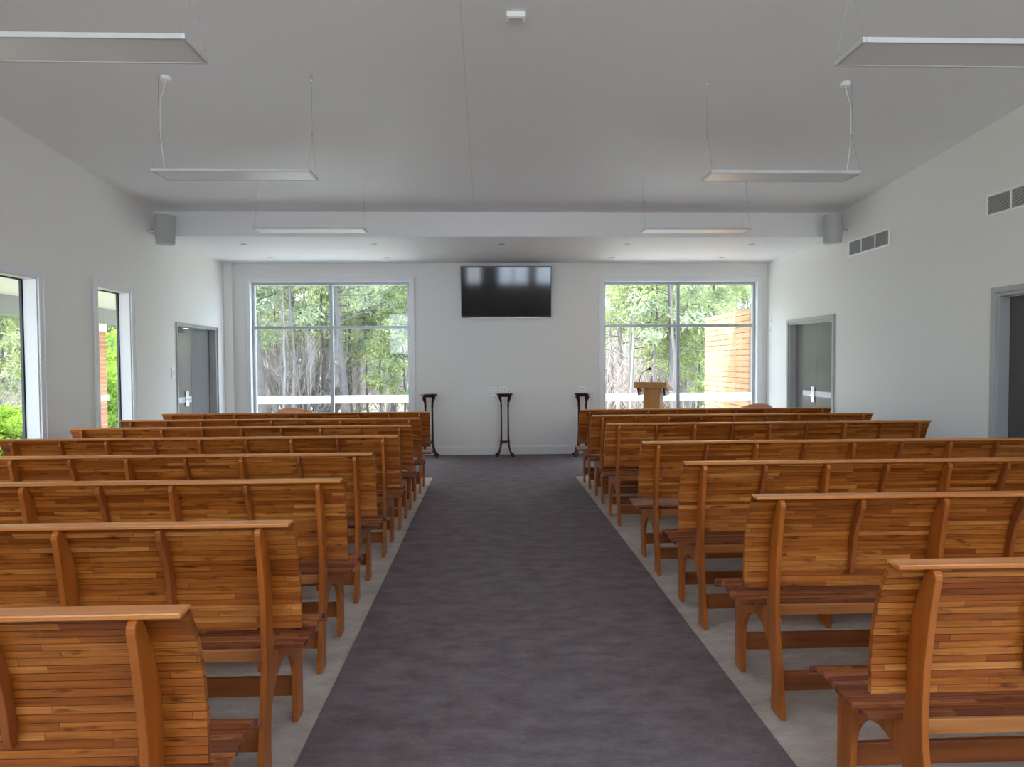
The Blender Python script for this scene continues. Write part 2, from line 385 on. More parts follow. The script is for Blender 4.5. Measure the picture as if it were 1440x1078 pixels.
# doors -------------------------------------------------------------------
def door(idx, X, side, a, b, h, seam, mleaf, mfr, lockY=None, lockZ=1.0, strip=None, arch=.045, closer=None):
    """side=+1: wall surface at X, opening continues to +x (right wall)"""
    s = side
    def bx(mb, x0, x1, *r): mb.box(min(X+s*x0, X+s*x1), max(X+s*x0, X+s*x1), *r)
    f = MB()
    for y0, y1, z0, z1 in ((a-arch, a, 0, h+arch), (b, b+arch, 0, h+arch), (a, b, h, h+arch)): bx(f, -.018, -.0005, y0, y1, z0, z1)
    for y0, y1, z0, z1 in ((a, a+.03, 0, h-.03), (b-.03, b, 0, h-.03), (a, b, h-.03, h)): bx(f, 0, .16, y0, y1, z0, z1)
    root = f.build('door_%d' % idx, mfr, bevel=.003); struct(root)
    spans = [(a+.033, seam-.002), (seam+.002, b-.033)] if seam else [(a+.033, b-.033)]
    for y0, y1 in spans:
        l = MB(); bx(l, .10, .14, y0, y1, .012, h-.034); lf = l.build('door_leaf', mleaf, root, bevel=.003)
    if strip:
        q = MB(); bx(q, .0965, .0995, strip[0], strip[1], strip[2], strip[3]); q.build('pale_strip', M['film'], root)  # pale band across the leaves
    if lockY:
        q = MB(); bx(q, .088, .096, lockY-.05, lockY+.05, lockZ-.1, lockZ+.12); lp = q.build('lock_plate', M['steel'], root, bevel=.003)
        q = MB(); x0 = X+s*.088; x1 = X+s*.045
        q.tube([(x0, lockY, lockZ), (x1, lockY, lockZ), (x1, lockY-.02, lockZ), (x1, lockY-.14*1, lockZ)], .011, 8)
        q.build('handle', M['steel'], lp, smooth=True)
    if closer:
        q = MB(); bx(q, .03, .097, closer[0], closer[0]+.26, h-.115, h-.055); cb_ = q.build('door_closer', M['darkalu'], root, bevel=.006)
        q = MB(); q.tube([(X+s*.06, closer[0]+.2, h-.05), (X+s*.02, closer[0]+.34, h-.045), (X+s*.07, closer[0]+.5, h-.04)], .008, 6); q.build('closer_arm', M['steel'], cb_)
        q = MB(); bx(q, .085, .097, closer[0]-.02, closer[0]+.1, h-.25, h-.14); q.build('door_sign', M['white'], root, bevel=.002)
    return root
door(1, XL, -1, 9.28, 10.63, 2.04, 9.955, M['door'], M['jamb'], lockY=9.78, lockZ=1.0, strip=(9.32, 9.93, .955, 1.035), arch=.02, closer=(9.34,))
door(2, XR, 1, 8.87, 10.19, 2.06, 9.53, M['door'], M['jamb'], lockY=9.61, lockZ=1.0, strip=(8.91, 9.93, .985, 1.06), arch=.045)
door(3, XR, 1, 4.62, 5.975, 2.09, 5.3, M['door_dark'], M['jamb'], arch=.05)

# ------------------------------------------------------------------ pews
def curve(pts, n):
    """resample a smooth (catmull) curve through pts at n+1 equal arc steps"""
    P = [np.array(p, float) for p in pts]; P = [2*P[0]-P[1]] + P + [2*P[-1]-P[-2]]
    out = []
    for i in range(1, len(P)-2):
        for t in np.linspace(0, 1, 24, endpoint=False):
            a, b, c, d = P[i-1:i+3]
            out.append(.5*((2*b)+(-a+c)*t+(2*a-5*b+4*c-d)*t*t+(-a+3*b-3*c+d)*t**3))
    out.append(P[-2]); out = np.array(out)
    s = np.r_[0, np.cumsum(np.linalg.norm(np.diff(out, axis=0), axis=1))]
    t = np.linspace(0, s[-1], n+1)
    return np.c_[np.interp(t, s, out[:, 0]), np.interp(t, s, out[:, 1])], s[-1]
def slat_sheet(pts, n, th, length, row, off=0):
    """curved sheet built of n strips; every strip a slightly raised board"""
    c, L = curve(pts, n)
    mb = MB(); st = L/n
    for i in range(n):
        a, b = c[i], c[i+1]; d = (b-a)/np.linalg.norm(b-a); nn = np.array([-d[1], d[0]])*th
        g = d*.0006; a = a+g; b = b-g
        e = random.uniform(-.0006, .0006)
        x0 = e*2; x1 = length+e*2
        q = [(x0,*a),(x1,*a),(x1,*b),(x0,*b),(x0,*(a+nn)),(x1,*(a+nn)),(x1,*(b+nn)),(x0,*(b+nn))]
        v0 = (i+.02)*row; v1 = (i+.98)*row
        fs = [(0,1,2,3),(4,7,6,5),(0,4,5,1),(3,2,6,7),(0,3,7,4),(1,5,6,2)]
        vm = (i+.5)*row
        uv = [[(0,v0),(length,v0),(length,v1),(0,v1)], [(0,v0+5),(0,v1+5),(length,v1+5),(length,v0+5)],
              [(0,v0),(0,v0),(length,v0),(length,v0)], [(0,v1),(length,v1),(length,v1),(0,v1)],
              [(0,vm)]*4, [(length,vm)]*4]
        mb.add(q, fs, uv)
    return mb
LEN = 3.02; FO = .115; NF = 5
fx = [FO + i*(LEN-2*FO)/(NF-1) for i in range(NF)]
rear_face = [(-.016,.922), (.006,.88), (.034,.822), (.057,.75), (.070,.675), (.076,.60), (.075,.518)]
seat_top = [(.092,.450), (.15,.441), (.20,.438), (.26,.441), (.31,.449), (.36,.455), (.41,.451), (.45,.432), (.476,.40)]
upright = [(-.072,0), (-.058,.08), (-.04,.18), (-.016,.32), (-.002,.41), (0,.50), (-.006,.62), (-.02,.72), (-.032,.80), (-.045,.865), (-.052,.892), (-.050,.908), (-.040,.918), (-.022,.920),
           (-.002,.895), (.033,.822), (.056,.75), (.069,.675), (.075,.60), (.075,.518), (.086,.47), (.09,.434), (.135,.424), (.135,.328), (.105,.306), (.075,.275), (.053,.235), (.041,.18), (.037,.10), (.040,0)]
front_leg = [(.135,.424), (.20,.421), (.26,.424), (.31,.432), (.36,.438), (.41,.434), (.442,.418), (.462,.395), (.468,.30), (.466,0), (.376,0), (.372,.19), (.36,.24), (.335,.285), (.30,.318), (.26,.339), (.215,.348), (.17,.343), (.135,.328)]
def rib_outline():
    c, L = curve(rear_face, 14); c = c[:13]; dep = []
    out = [tuple(p) for p in c]
    for i in range(len(c)-1, -1, -1):
        t = i/(len(c)-1); a, b = c[max(0,i-1)], c[min(len(c)-1,i+1)]; d = (b-a)/np.linalg.norm(b-a)
        nn = np.array([d[1], -d[0]]); w = .036 if 0 < i < len(c)-1 else .022
        w = .040 - .010*t if 0 < i < len(c)-1 else .024
        out.append(tuple(c[i] + nn*w))
    return out
def make_pew():
    r = empty('pew')
    slat_sheet(rear_face, 19, -.017 if False else .017, LEN, .022).build('backrest', M['back'], r)
    slat_sheet(seat_top, 17, -.016, LEN, .024).build('seat', M['seat'], r)
    m = MB(); m.box(.006, LEN-.006, -.044, .016, .921, .936); m.build('top_rail', M['rail'], r, bevel=.004)
    m = MB(); m.box(FO, LEN-FO, .076, .09, .392, .437); m.build('apron', M['apron'], r, bevel=.002)
    for a, b in ((-.012, .010), (.405, .427)):
        m = MB(); m.box(FO+.011, LEN-FO-.011, a, b, .10, .18); m.build('stretcher', M['board'], r, bevel=.003)
    for i, x in enumerate(fx):
        m = MB(); m.prism(upright, x-.011, x+.011); m.build('rear_upright', M['frame'], r, bevel=.003)
        m = MB(); m.prism(front_leg, x-.011, x+.011); m.build('front_leg', M['frame'], r, bevel=.003)
        sx = 1 if x < LEN/2 else -1
        m = MB(); m.box(min(x+sx*.011, x+sx*.034), max(x+sx*.011, x+sx*.034), .03, .075, .372, .398); m.build('seat_cleat', M['frame'], r, bevel=.003)
    ro = rib_outline()
    for i in range(NF-1):
        x = (fx[i]+fx[i+1])/2
        m = MB(); m.prism(ro, x-.010, x+.010); m.build('back_rib', M['rib'], r, bevel=.003)
    return r
pew = make_pew()
# Y of the rear face of every pew, its aisle end X
LP = [(1.60,-.695), (2.46,-.70), (3.35,-.71), (4.31,-.72), (5.32,-.70), (6.19,-.69), (7.02,-.69), (7.88,-.675)]
RP = [(1.865,1.12), (2.82,1.105), (3.785,1.09), (4.76,1.075), (6.19,1.075), (7.16,1.09), (8.03,1.08)]
ordn = ['nearest the camera', 'second from the camera', 'third from the camera', 'fourth from the camera', 'fifth from the camera', 'sixth from the camera', 'seventh from the camera', 'eighth from the camera']
first = True
for side, rows in (('left', LP), ('right', RP)):
    for i, (y, xe) in enumerate(rows):
        if first: o = pew; first = False
        else: o = copy_tree(pew)
        o.location = (xe - LEN if side == 'left' else xe, y, 0)
        where = ordn[i]
        if i == len(rows)-1: where = 'farthest from the camera'
        tag(o, 'slatted brown timber pew %s, %s of the aisle' % (where, side), 'pew', 'pews on the %s side of the aisle' % side)

# ------------------------------------------------------------------ plant stands
def make_stand():
    r = empty('pedestal_stand')
    m = MB(); m.lathe([(.0,.945),(.085,.945),(.10,.955),(.122,.968),(.128,.978),(.128,.990),(.12,.998),(0,.998)], n=32); m.build('top', M['dark_wood'], r, smooth=True)
    m = MB(); m.lathe([(0,.222),(.075,.222),(.084,.230),(.084,.242),(.075,.250),(0,.250)], n=24); m.build('shelf', M['dark_wood'], r, smooth=True)
    for k in range(4):
        a = PI/4 + k*PI/2; c, s = math.cos(a), math.sin(a); g = 1.28
        path = [(.088,.950,.026),(.080,.92,.023),(.068,.88,.017),(.062,.84,.012),(.061,.80,.015),(.060,.77,.011),(.060,.50,.012),(.061,.32,.013),(.062,.27,.016),(.064,.22,.017),(.074,.16,.016),(.088,.10,.014),(.104,.055,.014),(.122,.030,.018),(.136,.022,.019)]
        m = MB(); m.tube([(p*c*g, p*s*g, z) for p, z, q in path], [q for p, z, q in path], 10)
        m.lathe([(.0,0),(.018,.003),(.024,.018),(.018,.034),(0,.037)], c=(.142*c*g, .14*s*g, .0), n=12)
        m.build('leg', M['dark_wood'], r, smooth=True)
    return r
st = make_stand()
for i, (x, y, l) in enumerate([(.262, 10.80, 'dark carved wood pedestal stand in the middle under the television'), (-.935, 10.80, 'dark carved wood pedestal stand left of centre, beside the left window'), (1.49, 10.74, 'dark carved wood pedestal stand right of centre, beside the lectern side window')]):
    o = st if i == 0 else copy_tree(st)
    o.location = (x, y, .006); tag(o, l, 'plant stand', 'dark wood pedestal stands along the front wall')

# ------------------------------------------------------------------ television
r = empty('television', (.302, YB-.02, 2.625), label='large black flat television mounted high on the front wall', cat='television')
m = MB(); m.box(-.722, .722, -.075, -.03, -.405, .405); m.build('casing', M['black'], r, bevel=.006)
m = MB(); m.box(-.708, .708, -.079, -.0765, -.385, .392); m.build('screen', M['screen'], r)
m = MB(); m.box(-.60, .60, -.072, -.045, -.412, -.4055); m.build('speaker_strip', M['steel'], r)
m = MB(); m.box(-.25, .25, -.03, -.001, -.18, .18); m.build('wall_bracket', M['darkalu'], r); r.rotation_euler.x = math.radians(5.5)

# ------------------------------------------------------------------ lectern
r = empty('lectern', (2.40, 9.85, .006), math.radians(-27), label='golden timber lectern with overhanging top and gooseneck microphone', cat='lectern')
m = MB(); m.prism([(-.10,.02), (.16,.02), (.16,1.05), (-.10,1.105)], -.12, .12); m.build('column', M['oak'], r, bevel=.004)
m = MB(); m.box(-.20, .20, -.17, .22, 0, .03); m.build('base', M['oak'], r, bevel=.006)
m = MB(); m.box(-.235, .235, -.19, -.165, 1.105, 1.195); m.build('front_fascia', M['oak'], r, bevel=.004)
m = MB(); m.prism([(-.165,1.115), (-.165,1.19), (.30,1.075), (.30,1.035)], -.235, .235); m.build('sloped_top', M['rib'], r, bevel=.003)
m = MB(); m.prism([(-.10,1.045), (-.16,1.120), (.22,1.035), (.16,1.0), (.161,1.0), (-.098,1.0)], -.20, -.175); m.build('top_bracket', M['dark_wood'], r)
m = MB(); m.prism([(-.10,1.045), (-.16,1.120), (.22,1.035), (.16,1.0), (.161,1.0), (-.098,1.0)], .175, .20); m.build('top_bracket', M['dark_wood'], r)
m = MB(); m.tube([(-.165, -.13, 1.17), (-.165,-.13,1.22), (-.155,-.13,1.28), (-.13,-.13,1.325), (-.085,-.13,1.36), (-.04,-.13,1.378)], .0055, 8); g = m.build('microphone_neck', M['black'], r, smooth=True)
m = MB(); d = Vector((.93, 0, .32)).normalized(); p0 = Vector((-.042,-.13,1.377)); m.tube([p0, p0+d*.008, p0+d*.03, p0+d*.05, p0+d*.056], [.010,.019,.023,.017,.006], 14); m.build('microphone_head', M['black'], g, smooth=True)

# ------------------------------------------------------------------ bentwood chairs by the front windows
def make_tub():
    r = empty('armchair')
    n = 22
    # wrap-around curved back with a rounded crown
    vs = []; fs = []
    for k in range(n+1):
        t = math.radians(200)*(k/n - .5); cx = math.sin(t); cy = -math.cos(t)
        top = .60 + .265*max(0, math.cos(t*.85))**.8
        for rr, z in ((.275, .40), (.275, top-.01), (.268, top), (.257, top), (.250, top-.01), (.250, .40)): vs.append((cx*rr, cy*rr*.95, z))
    for k in range(n):
        for i in range(6):
            i2 = (i+1) % 6; fs.append((k*6+i, k*6+i2, (k+1)*6+i2, (k+1)*6+i))
    fs.append(tuple(range(6))); fs.append(tuple(n*6+i for i in range(5,-1,-1)))
    MB().add(vs, fs).build('backrest', M['tub'], r, smooth=True)
    MB().lathe([(0,.40),(.24,.40),(.25,.415),(.25,.44),(.235,.455),(0,.46)], n=28).build('seat', plain('tan upholstery', rgb(150,96,70), .7) if 'tan' not in M else M['tan'], r, smooth=True)
    for k in range(4):
        a = PI/4+k*PI/2; c, s = math.cos(a), math.sin(a)
        MB().tube([(.19*c,.19*s,.40), (.22*c,.22*s,0)], [.02,.014], 10).build('leg', M['tub'], r, smooth=True)
    return r
tb = make_tub(); tb.location = (-2.68, 9.65, .006); tb.scale = (1.1, 1.1, 1.03); tag(tb, 'rounded tan chair back peeking over the pews in front of the left window', 'chair', 'rounded chairs by the front windows')
t2 = copy_tree(tb); t2.location = (3.79, 9.68, .006); t2.scale = (1.1, 1.1, 1.035); tag(t2, 'rounded tan chair back peeking over the pews in front of the right window', 'chair', 'rounded chairs by the front windows')

# ------------------------------------------------------------------ wall speakers
def make_speaker():
    r = empty('wall_speaker')
    ol = [(-.115,.06), (-.115,0)] + [(.115*math.sin(t)*1.0, -.075*math.cos(t)+0) for t in np.linspace(-PI/2+.05, PI/2-.05, 13)] + [(.115,0), (.115,.06), (.07,.12), (-.07,.12)]
    n = len(ol); vs = []
    for z, s in ((-.175,.88), (-.165,.92), (.0,.98), (.165,1.0), (.175,.97)):
        vs += [(x*s, y*s, z) for x, y in ol]
    fs = [tuple(range(n-1,-1,-1)), tuple(range(4*n, 5*n))]
    for k in range(4): fs += [(k*n+i, k*n+(i+1) % n, (k+1)*n+(i+1) % n, (k+1)*n+i) for i in range(n)]
    MB().add(vs, fs).build('cabinet', M['spk'], r, smooth=True)
    m = MB(); m.tube([(0,.11,0), (0,.17,0)], .014, 10); m.build('bracket', M['steel'], r)
    return r
sp = make_speaker(); sp.location = (-3.89, 8.46, 3.125); sp.rotation_euler = (math.radians(-0), 0, math.radians(30)); tag(sp, 'light grey curved speaker mounted high on the left wall by the bulkhead', 'speaker', 'pair of wall speakers')
s2 = copy_tree(sp); s2.location = (4.325, 8.46, 3.145); s2.rotation_euler = (0, 0, math.radians(-30)); tag(s2, 'light grey curved speaker mounted high on the right wall by the bulkhead', 'speaker', 'pair of wall speakers')
for o, x, s in ((sp, XL, 1), (s2, XR, -1)):
    m = MB()
    w = o.location; R = o.rotation_euler.to_matrix(); 
    a = R.inverted() @ (Vector((x+s*.004, 8.52, w.z)) - w); b = Vector((0,.12,0))
    m.tube([b, (a+b)/2, a], .012, 8); m.build('wall_arm', M['steel'], o)

# ------------------------------------------------------------------ pendants
def make_pendant(Y, cordx, zp=2.94):
    r = empty('pendant_light'); W2, D2 = .585, .13
    m = MB(); cyl_frame(m, 'y', 0, 0, 0, 0, 0, 0, 0, 0) if False else None
    m.box(-W2, -W2+.018, -D2, D2, -.012, .012); m.box(W2-.018, W2, -D2, D2, -.012, .012)
    m.box(-W2+.018, W2-.018, -D2, -D2+.014, -.012, .012); m.box(-W2+.018, W2-.018, D2-.014, D2, -.012, .012)
    m.build('housing', M['ltgrey'], r, bevel=.002)
    m = MB(); m.box(-W2+.018, W2-.018, -D2+.014, D2-.014, -.009, .006); m.build('diffuser', M['diff'], r)
    hh = zc(Y) - zp
    for x in (-.575, .575):
        m = MB(); m.tube([(x,0,.30), (x,0,hh)], .0022, 5); m.tube([(x,0,.30), (x,-D2+.005,.010)], .0014, 4); m.tube([(x,0,.30), (x,D2-.005,.010)], .0014, 4)
        m.tube([(x,0,.29), (x,0,.325)], .006, 8); cbl = m.build('suspension_cable', M['cable'], r)
        m = MB(); m.lathe([(0,-.03),(.008,-.03),(.010,-.004),(.010,0),(0,0)], c=(x,0,hh), n=10); m.build('ceiling_fixing', M['steel'], r)
    m = MB(); m.lathe([(0,-.03),(.034,-.03),(.04,-.024),(.04,.0),(0,.0)], c=(cordx*.535,.03,hh+.001), n=18); m.build('ceiling_rose', M['white'], r, smooth=True)
    pts = [(cordx*.535,.03,hh-.03), (cordx*.55,.03,hh-.10), (cordx*.568,.012,hh-.18), (cordx*.572,.008,.3), (cordx*.55,.03,.012)]
    m = MB(); m.tube(pts, .0022, 5); m.build('power_cord', M['white'], r)
    return r
for Y in (3.225, 5.33, 7.53):
    nm = {3.225: 'nearest the camera', 5.33: 'middle of its row of three', 7.53: 'farthest, just before the bulkhead'}[Y]
    for x, s, sd in ((-1.905, -1, 'left'), (2.30, 1, 'right')):
        zp = {(3.225,1): 2.957, (5.33,1): 2.945}.get((Y, s), 2.94); p = make_pendant(Y, s, zp); p.location = (x, Y, zp)
        tag(p, 'slim grey suspended light panel on the %s side, %s' % (sd, nm), 'pendant light', 'suspended light panels')

# ------------------------------------------------------------------ downlights
def make_down():
    r = empty('downlight')
    m = MB(); m.lathe([(0,-.001),(.034,-.001),(.036,-.006),(.05,-.004),(.052,0),(0,0)], n=24); m.build('ring', M['ltgrey'], r, smooth=True)
    m = MB(); m.lathe([(0,-.0035),(.03,-.0035),(.033,-.0012),(0,-.0012)], n=20); m.build('lens', plain('downlight lens', (.35,.35,.35,1), .2), r)
    return r
dl = make_down(); k = 0
nmr = ['far left', 'left of centre', 'centre', 'right of centre', 'far right']
for y, xs, rw in ((9.28, (-3.24,-1.51,.20,1.91,3.62), 'near'), (10.45, (-3.26,-1.515,None,1.906,3.60), 'far')):
    for q, x in enumerate(xs):
        if x is None: continue
        o = dl if k == 0 else copy_tree(dl); k += 1; o.location = (x, y, ZLOW)
        tag(o, 'small round recessed downlight, %s in the %s row of the lowered ceiling' % (nmr[q], 'nearer' if rw == 'near' else 'farther'), 'downlight', 'recessed downlights')

# ceiling sensor
r = empty('ceiling_sensor', (.195, 4.50, zc(4.50)), label='small white box sensor on the ceiling at the top of the view', cat='sensor'); r.rotation_euler.x = -math.atan(SL)
m = MB(); m.box(-.06, .06, -.035, .035, -.035, 0); m.build('housing', M['white'], r, bevel=.006)
m = MB(); m.box(-.045, .045, -.037, .0, -.05, -.0345); m.build('sensor_lens', M['ltgrey'], r, bevel=.004)

# ------------------------------------------------------------------ return air grilles
def make_vent():
    r = empty('air_grille')     # local: x=0 at wall, y along, z up
    Lv, H = .885, .205
    m = MB(); b = .022
    for y0, y1, z0, z1 in ((0,b,0,H), (Lv-b,Lv,0,H), (b,Lv-b,0,b), (b,Lv-b,H-b,H)): m.box(-.014, -.0005, y0, y1, z0, z1)
    for i in (1, 2): m.box(-.012, -.0005, Lv*i/3-.008, Lv*i/3+.008, b, H-b)
    m.build('frame', M['white'], r, bevel=.003)
    m = MB(); m.box(-.002, -.0008, b, Lv-b, b, H-b); m.build('duct_opening', M['vent_dark'], r)
    for i in range(3):
        y0 = max(b, Lv*i/3+.008); y1 = min(Lv-b, Lv*(i+1)/3-.008); m = MB(); n = 13
        for q in range(n):
            z = b + (H-2*b)*(q+.5)/n
            m.add([(-.010,y0,z-.006),(-.010,y1,z-.006),(-.002,y1,z+.004),(-.002,y0,z+.004),(-.0105,y0,z-.0045),(-.0105,y1,z-.0045),(-.0025,y1,z+.0055),(-.0025,y0,z+.0055)],
                  [(0,1,2,3),(4,7,6,5),(0,4,5,1),(3,2,6,7),(0,3,7,4),(1,5,6,2)])
        m.build('louvres', M['vent'], r)
    return r
v = make_vent(); v.location = (XR, 7.605, 2.79); tag(v, 'white three-panel air grille on the right wall beside the speaker', 'air grille', 'air grilles on the right wall')
v2 = copy_tree(v); v2.location = (XR, 5.225, 2.785); tag(v2, 'white air grille on the right wall at the edge of the view', 'air grille', 'air grilles on the right wall')

# ------------------------------------------------------------------ plates and switches
def plate(x, y, z, w, h, face, label, cat, rocker=2, group=None):
    r = empty('wall_plate' if cat == 'wall plate' else 'light_switch', (x, y, z), {'front': 0, 'left': -PI/2*-1, 'right': -PI/2}[face], label, cat, group)
    m = MB(); m.box(-w/2, w/2, -.009, -.0005, -h/2, h/2); m.build('plate', M['white'], r, bevel=.003)
    for i in range(rocker):
        cx = (i-(rocker-1)/2)*w/rocker*.8
        m = MB(); m.box(cx-.008, cx+.008, -.013, -.0085, -h*.18, h*.18); m.build('rocker', M['ltgrey'], r, bevel=.002)
    return r
for x, z, w_ in ((.075,1.06,'upper left'), (.245,1.06,'upper right'), (.085,.93,'lower left'), (.26,.93,'lower right')):
    plate(x, YB, z, .115, .075, 'front', 'small white socket plate behind the central stand, %s of four' % w_, 'wall plate', group='socket plates behind the central stand')
plate(1.53, YB, 1.06, .115, .075, 'front', 'small white socket plate above the right pedestal stand', 'wall plate')
plate(XL, 9.15, 1.38, .075, .15, 'left', 'grey switch plate on the left wall beside the double door', 'switch', 1)
plate(XL, 10.86, 2.14, .06, .10, 'left', 'upper small white switch in the front left corner above its twin', 'switch', 1)
plate(XL, 10.86, 1.98, .06, .10, 'left', 'lower small white switch in the front left corner', 'switch', 1)
plate(XR, 10.84, 2.14, .06, .10, 'right', 'upper small white switch in the front right corner above its twin', 'switch', 1)
plate(XR, 10.84, 1.98, .06, .10, 'right', 'lower small white switch in the front right corner', 'switch', 1)

# ------------------------------------------------------------------ outside
def leafmat(name, col, tr=.5):
    m = bpy.data.materials.new(name); m.use_nodes = True; nt = m.node_tree; N = nt.nodes; L = nt.links; N.clear()
    o = N.new('ShaderNodeOutputMaterial'); mx = N.new('ShaderNodeMixShader'); mx.inputs[0].default_value = tr
    d = N.new('ShaderNodeBsdfDiffuse'); t = N.new('ShaderNodeBsdfTranslucent')
    tc = N.new('ShaderNodeTexCoord'); ns = N.new('ShaderNodeTexNoise'); ns.inputs['Scale'].default_value = 1.3; ns.inputs['Detail'].default_value = 3; L.new(tc.outputs['Object'], ns.inputs['Vector'])
    oi = N.new('ShaderNodeObjectInfo'); r = N.new('ShaderNodeValToRGB'); r.color_ramp.elements[0].position = .35; r.color_ramp.elements[1].position = .65
    r.color_ramp.elements[0].color = sc3(col, .7); r.color_ramp.elements[1].color = (min(1,col[0]*1.5), min(1,col[1]*1.35), col[2]*1.2, 1)
    L.new(ns.outputs['Fac'], r.inputs[0])
    hs = N.new('ShaderNodeHueSaturation'); ma = N.new('ShaderNodeMath'); ma.operation = 'MULTIPLY_ADD'; ma.inputs[1].default_value = .5; ma.inputs[2].default_value = .75
    L.new(oi.outputs['Random'], ma.inputs[0]); L.new(ma.outputs[0], hs.inputs['Value']); L.new(r.outputs[0], hs.inputs['Color'])
    L.new(hs.outputs[0], d.inputs['Color']); L.new(hs.outputs[0], t.inputs['Color'])
    L.new(d.outputs[0], mx.inputs[1]); L.new(t.outputs[0], mx.inputs[2]); L.new(mx.outputs[0], o.inputs[0]); return m
M['leaf_gum'] = leafmat('gum leaves', (.34,.42,.23,1))
M['leaf_grey'] = leafmat('grey green leaves', (.31,.38,.27,1))
M['leaf_lime'] = leafmat('lime shrub leaves', (.26,.42,.06,1))
M['twig'] = plain('bare twigs', (.36,.31,.30,1), .9, noise=3, var=.25)
M['bark'] = plain('pale bark', (.20,.185,.18,1), .9, noise=5, var=.3)
M['bark_dark'] = plain('dark bark', (.10,.09,.088,1), .9, noise=5, var=.3)
def leaves(centres, radii, per, ln, wd, droop=.4):
    n = len(centres)*per
    c = np.repeat(np.array(centres), per, axis=0); R = np.repeat(np.array(radii), per)[:, None]
    d = rng.normal(size=(n,3)); d /= np.linalg.norm(d, axis=1)[:, None]
    p = c + d*R*(rng.random((n,1))**.45)*np.array([1,1,.7])
    a = rng.normal(size=(n,3)); a[:,2] -= droop; a /= np.linalg.norm(a, axis=1)[:, None]
    b = np.cross(a, rng.normal(size=(n,3))); b /= np.linalg.norm(b, axis=1)[:, None]
    s = rng.uniform(.6, 1.3, (n,1)); a = a*ln*s; b = b*wd*s*.5
    V = np.stack([p, p+a*.5+b, p+a, p+a*.5-b], axis=1).reshape(-1,3)
    return V, np.arange(4*n).reshape(-1,4)
def np_obj(name, V, Fc, mat, parent):
    me = bpy.data.meshes.new(name); me.vertices.add(len(V)); me.vertices.foreach_set('co', V.astype(np.float32).ravel())
    me.loops.add(Fc.size); me.loops.foreach_set('vertex_index', Fc.astype(np.int32).ravel()); me.polygons.add(len(Fc))
    me.polygons.foreach_set('loop_start', np.arange(0, Fc.size, 4, dtype=np.int32))
    me.update(calc_edges=True); me.materials.append(mat)
    o = bpy.data.objects.new(name, me); C.objects.link(o); o.parent = parent; return o
def make_tree(h, r0, lean, first, nb, blen, per, mat, bark, cr=.55, seed=0, ln=.16, wd=.055, sub=3):
    rd = random.Random(seed); root = empty('tree')
    tp = []; x = y = 0.0; n = 12
    for i in range(n+1):
        t = i/n; tp.append((x, y, h*t)); x += lean*h/n + rd.uniform(-.05,.05); y += rd.uniform(-.05,.05)
    m = MB(); m.tube(tp, [r0*(1-.8*i/n)*(1.25 if i == 0 else 1) for i in range(n+1)], 8)
    cs = []; rs = []
    for b in range(nb):
        t = first + (1-first)*(b+rd.random())/nb; k = min(n-1, int(t*n)); p = Vector(tp[k]).lerp(Vector(tp[k+1]), t*n-k)
        a = rd.uniform(0, 2*PI); L_ = blen*(1.15-.5*t)*rd.uniform(.6,1.2); up = rd.uniform(.1,.8)
        q1 = p + Vector((math.cos(a), math.sin(a), up*.6))*L_*.5; q2 = q1 + Vector((math.cos(a+rd.uniform(-.6,.6)), math.sin(a+rd.uniform(-.6,.6)), up*.5+.1))*L_*.5
        m.tube([p, q1, q2], [r0*.28*(1.1-t), r0*.17*(1.1-t)+.004, .006], 5)
        for _ in range(sub):
            e = q1.lerp(q2, rd.random()) + Vector((rd.uniform(-1,1), rd.uniform(-1,1), rd.uniform(-.5,.5)))*L_*.35
            m.tube([q1.lerp(q2, .3), e], [.010, .004], 4, cap=False); cs.append(tuple(e)); rs.append(cr*rd.uniform(.5,1.2))
        cs.append(tuple(q2)); rs.append(cr)
    m.build('trunk', bark, root, smooth=True)
    if per:
        V, F_ = leaves(cs, rs, per, ln, wd); np_obj('foliage', V, F_, mat, root)
    return root
def make_shrub(h, w, nb, per, mat, seed, ln=.09, wd=.05, name='shrub'):
    rd = random.Random(seed); root = empty(name); m = MB(); cs = []; rs = []
    for b in range(nb):
        a = rd.uniform(0, 2*PI); rr = w*rd.random()**.5; hh = h*rd.uniform(.35,1)*(1-.35*(rr/w)**2)
        p = Vector((math.cos(a)*rr*.15, math.sin(a)*rr*.15, 0)); q = Vector((math.cos(a)*rr*.6, math.sin(a)*rr*.6, hh*.55)); e = Vector((math.cos(a)*rr, math.sin(a)*rr, hh))
        m.tube([p, q, e], [.016,.010,.004], 4, cap=False)
        cs += [tuple(e), tuple(q.lerp(e,.5)+Vector((rd.uniform(-.2,.2), rd.uniform(-.2,.2), 0)))]; rs += [w*.28]*2
        if not per:
            for _ in range(9):
                s = q.lerp(e, rd.random()); m.tube([s, s+Vector((rd.uniform(-.5,.5), rd.uniform(-.5,.5), rd.uniform(.1,.9)))*h*.22], [.007,.003], 3, cap=False)
    m.build('branches', M['twig'], root)
    if per:
        V, F_ = leaves(cs, rs, per, ln, wd, droop=0); np_obj('foliage', V, F_, mat, root)
    return root
def ground_z(x, y):
    d = max(0.0, y-15); g = -.35 - .035*min(d, 18)
    if y > 30: g += .0105*(y-30)**1.5
    return g + .12*math.sin(x*.31+y*.17)
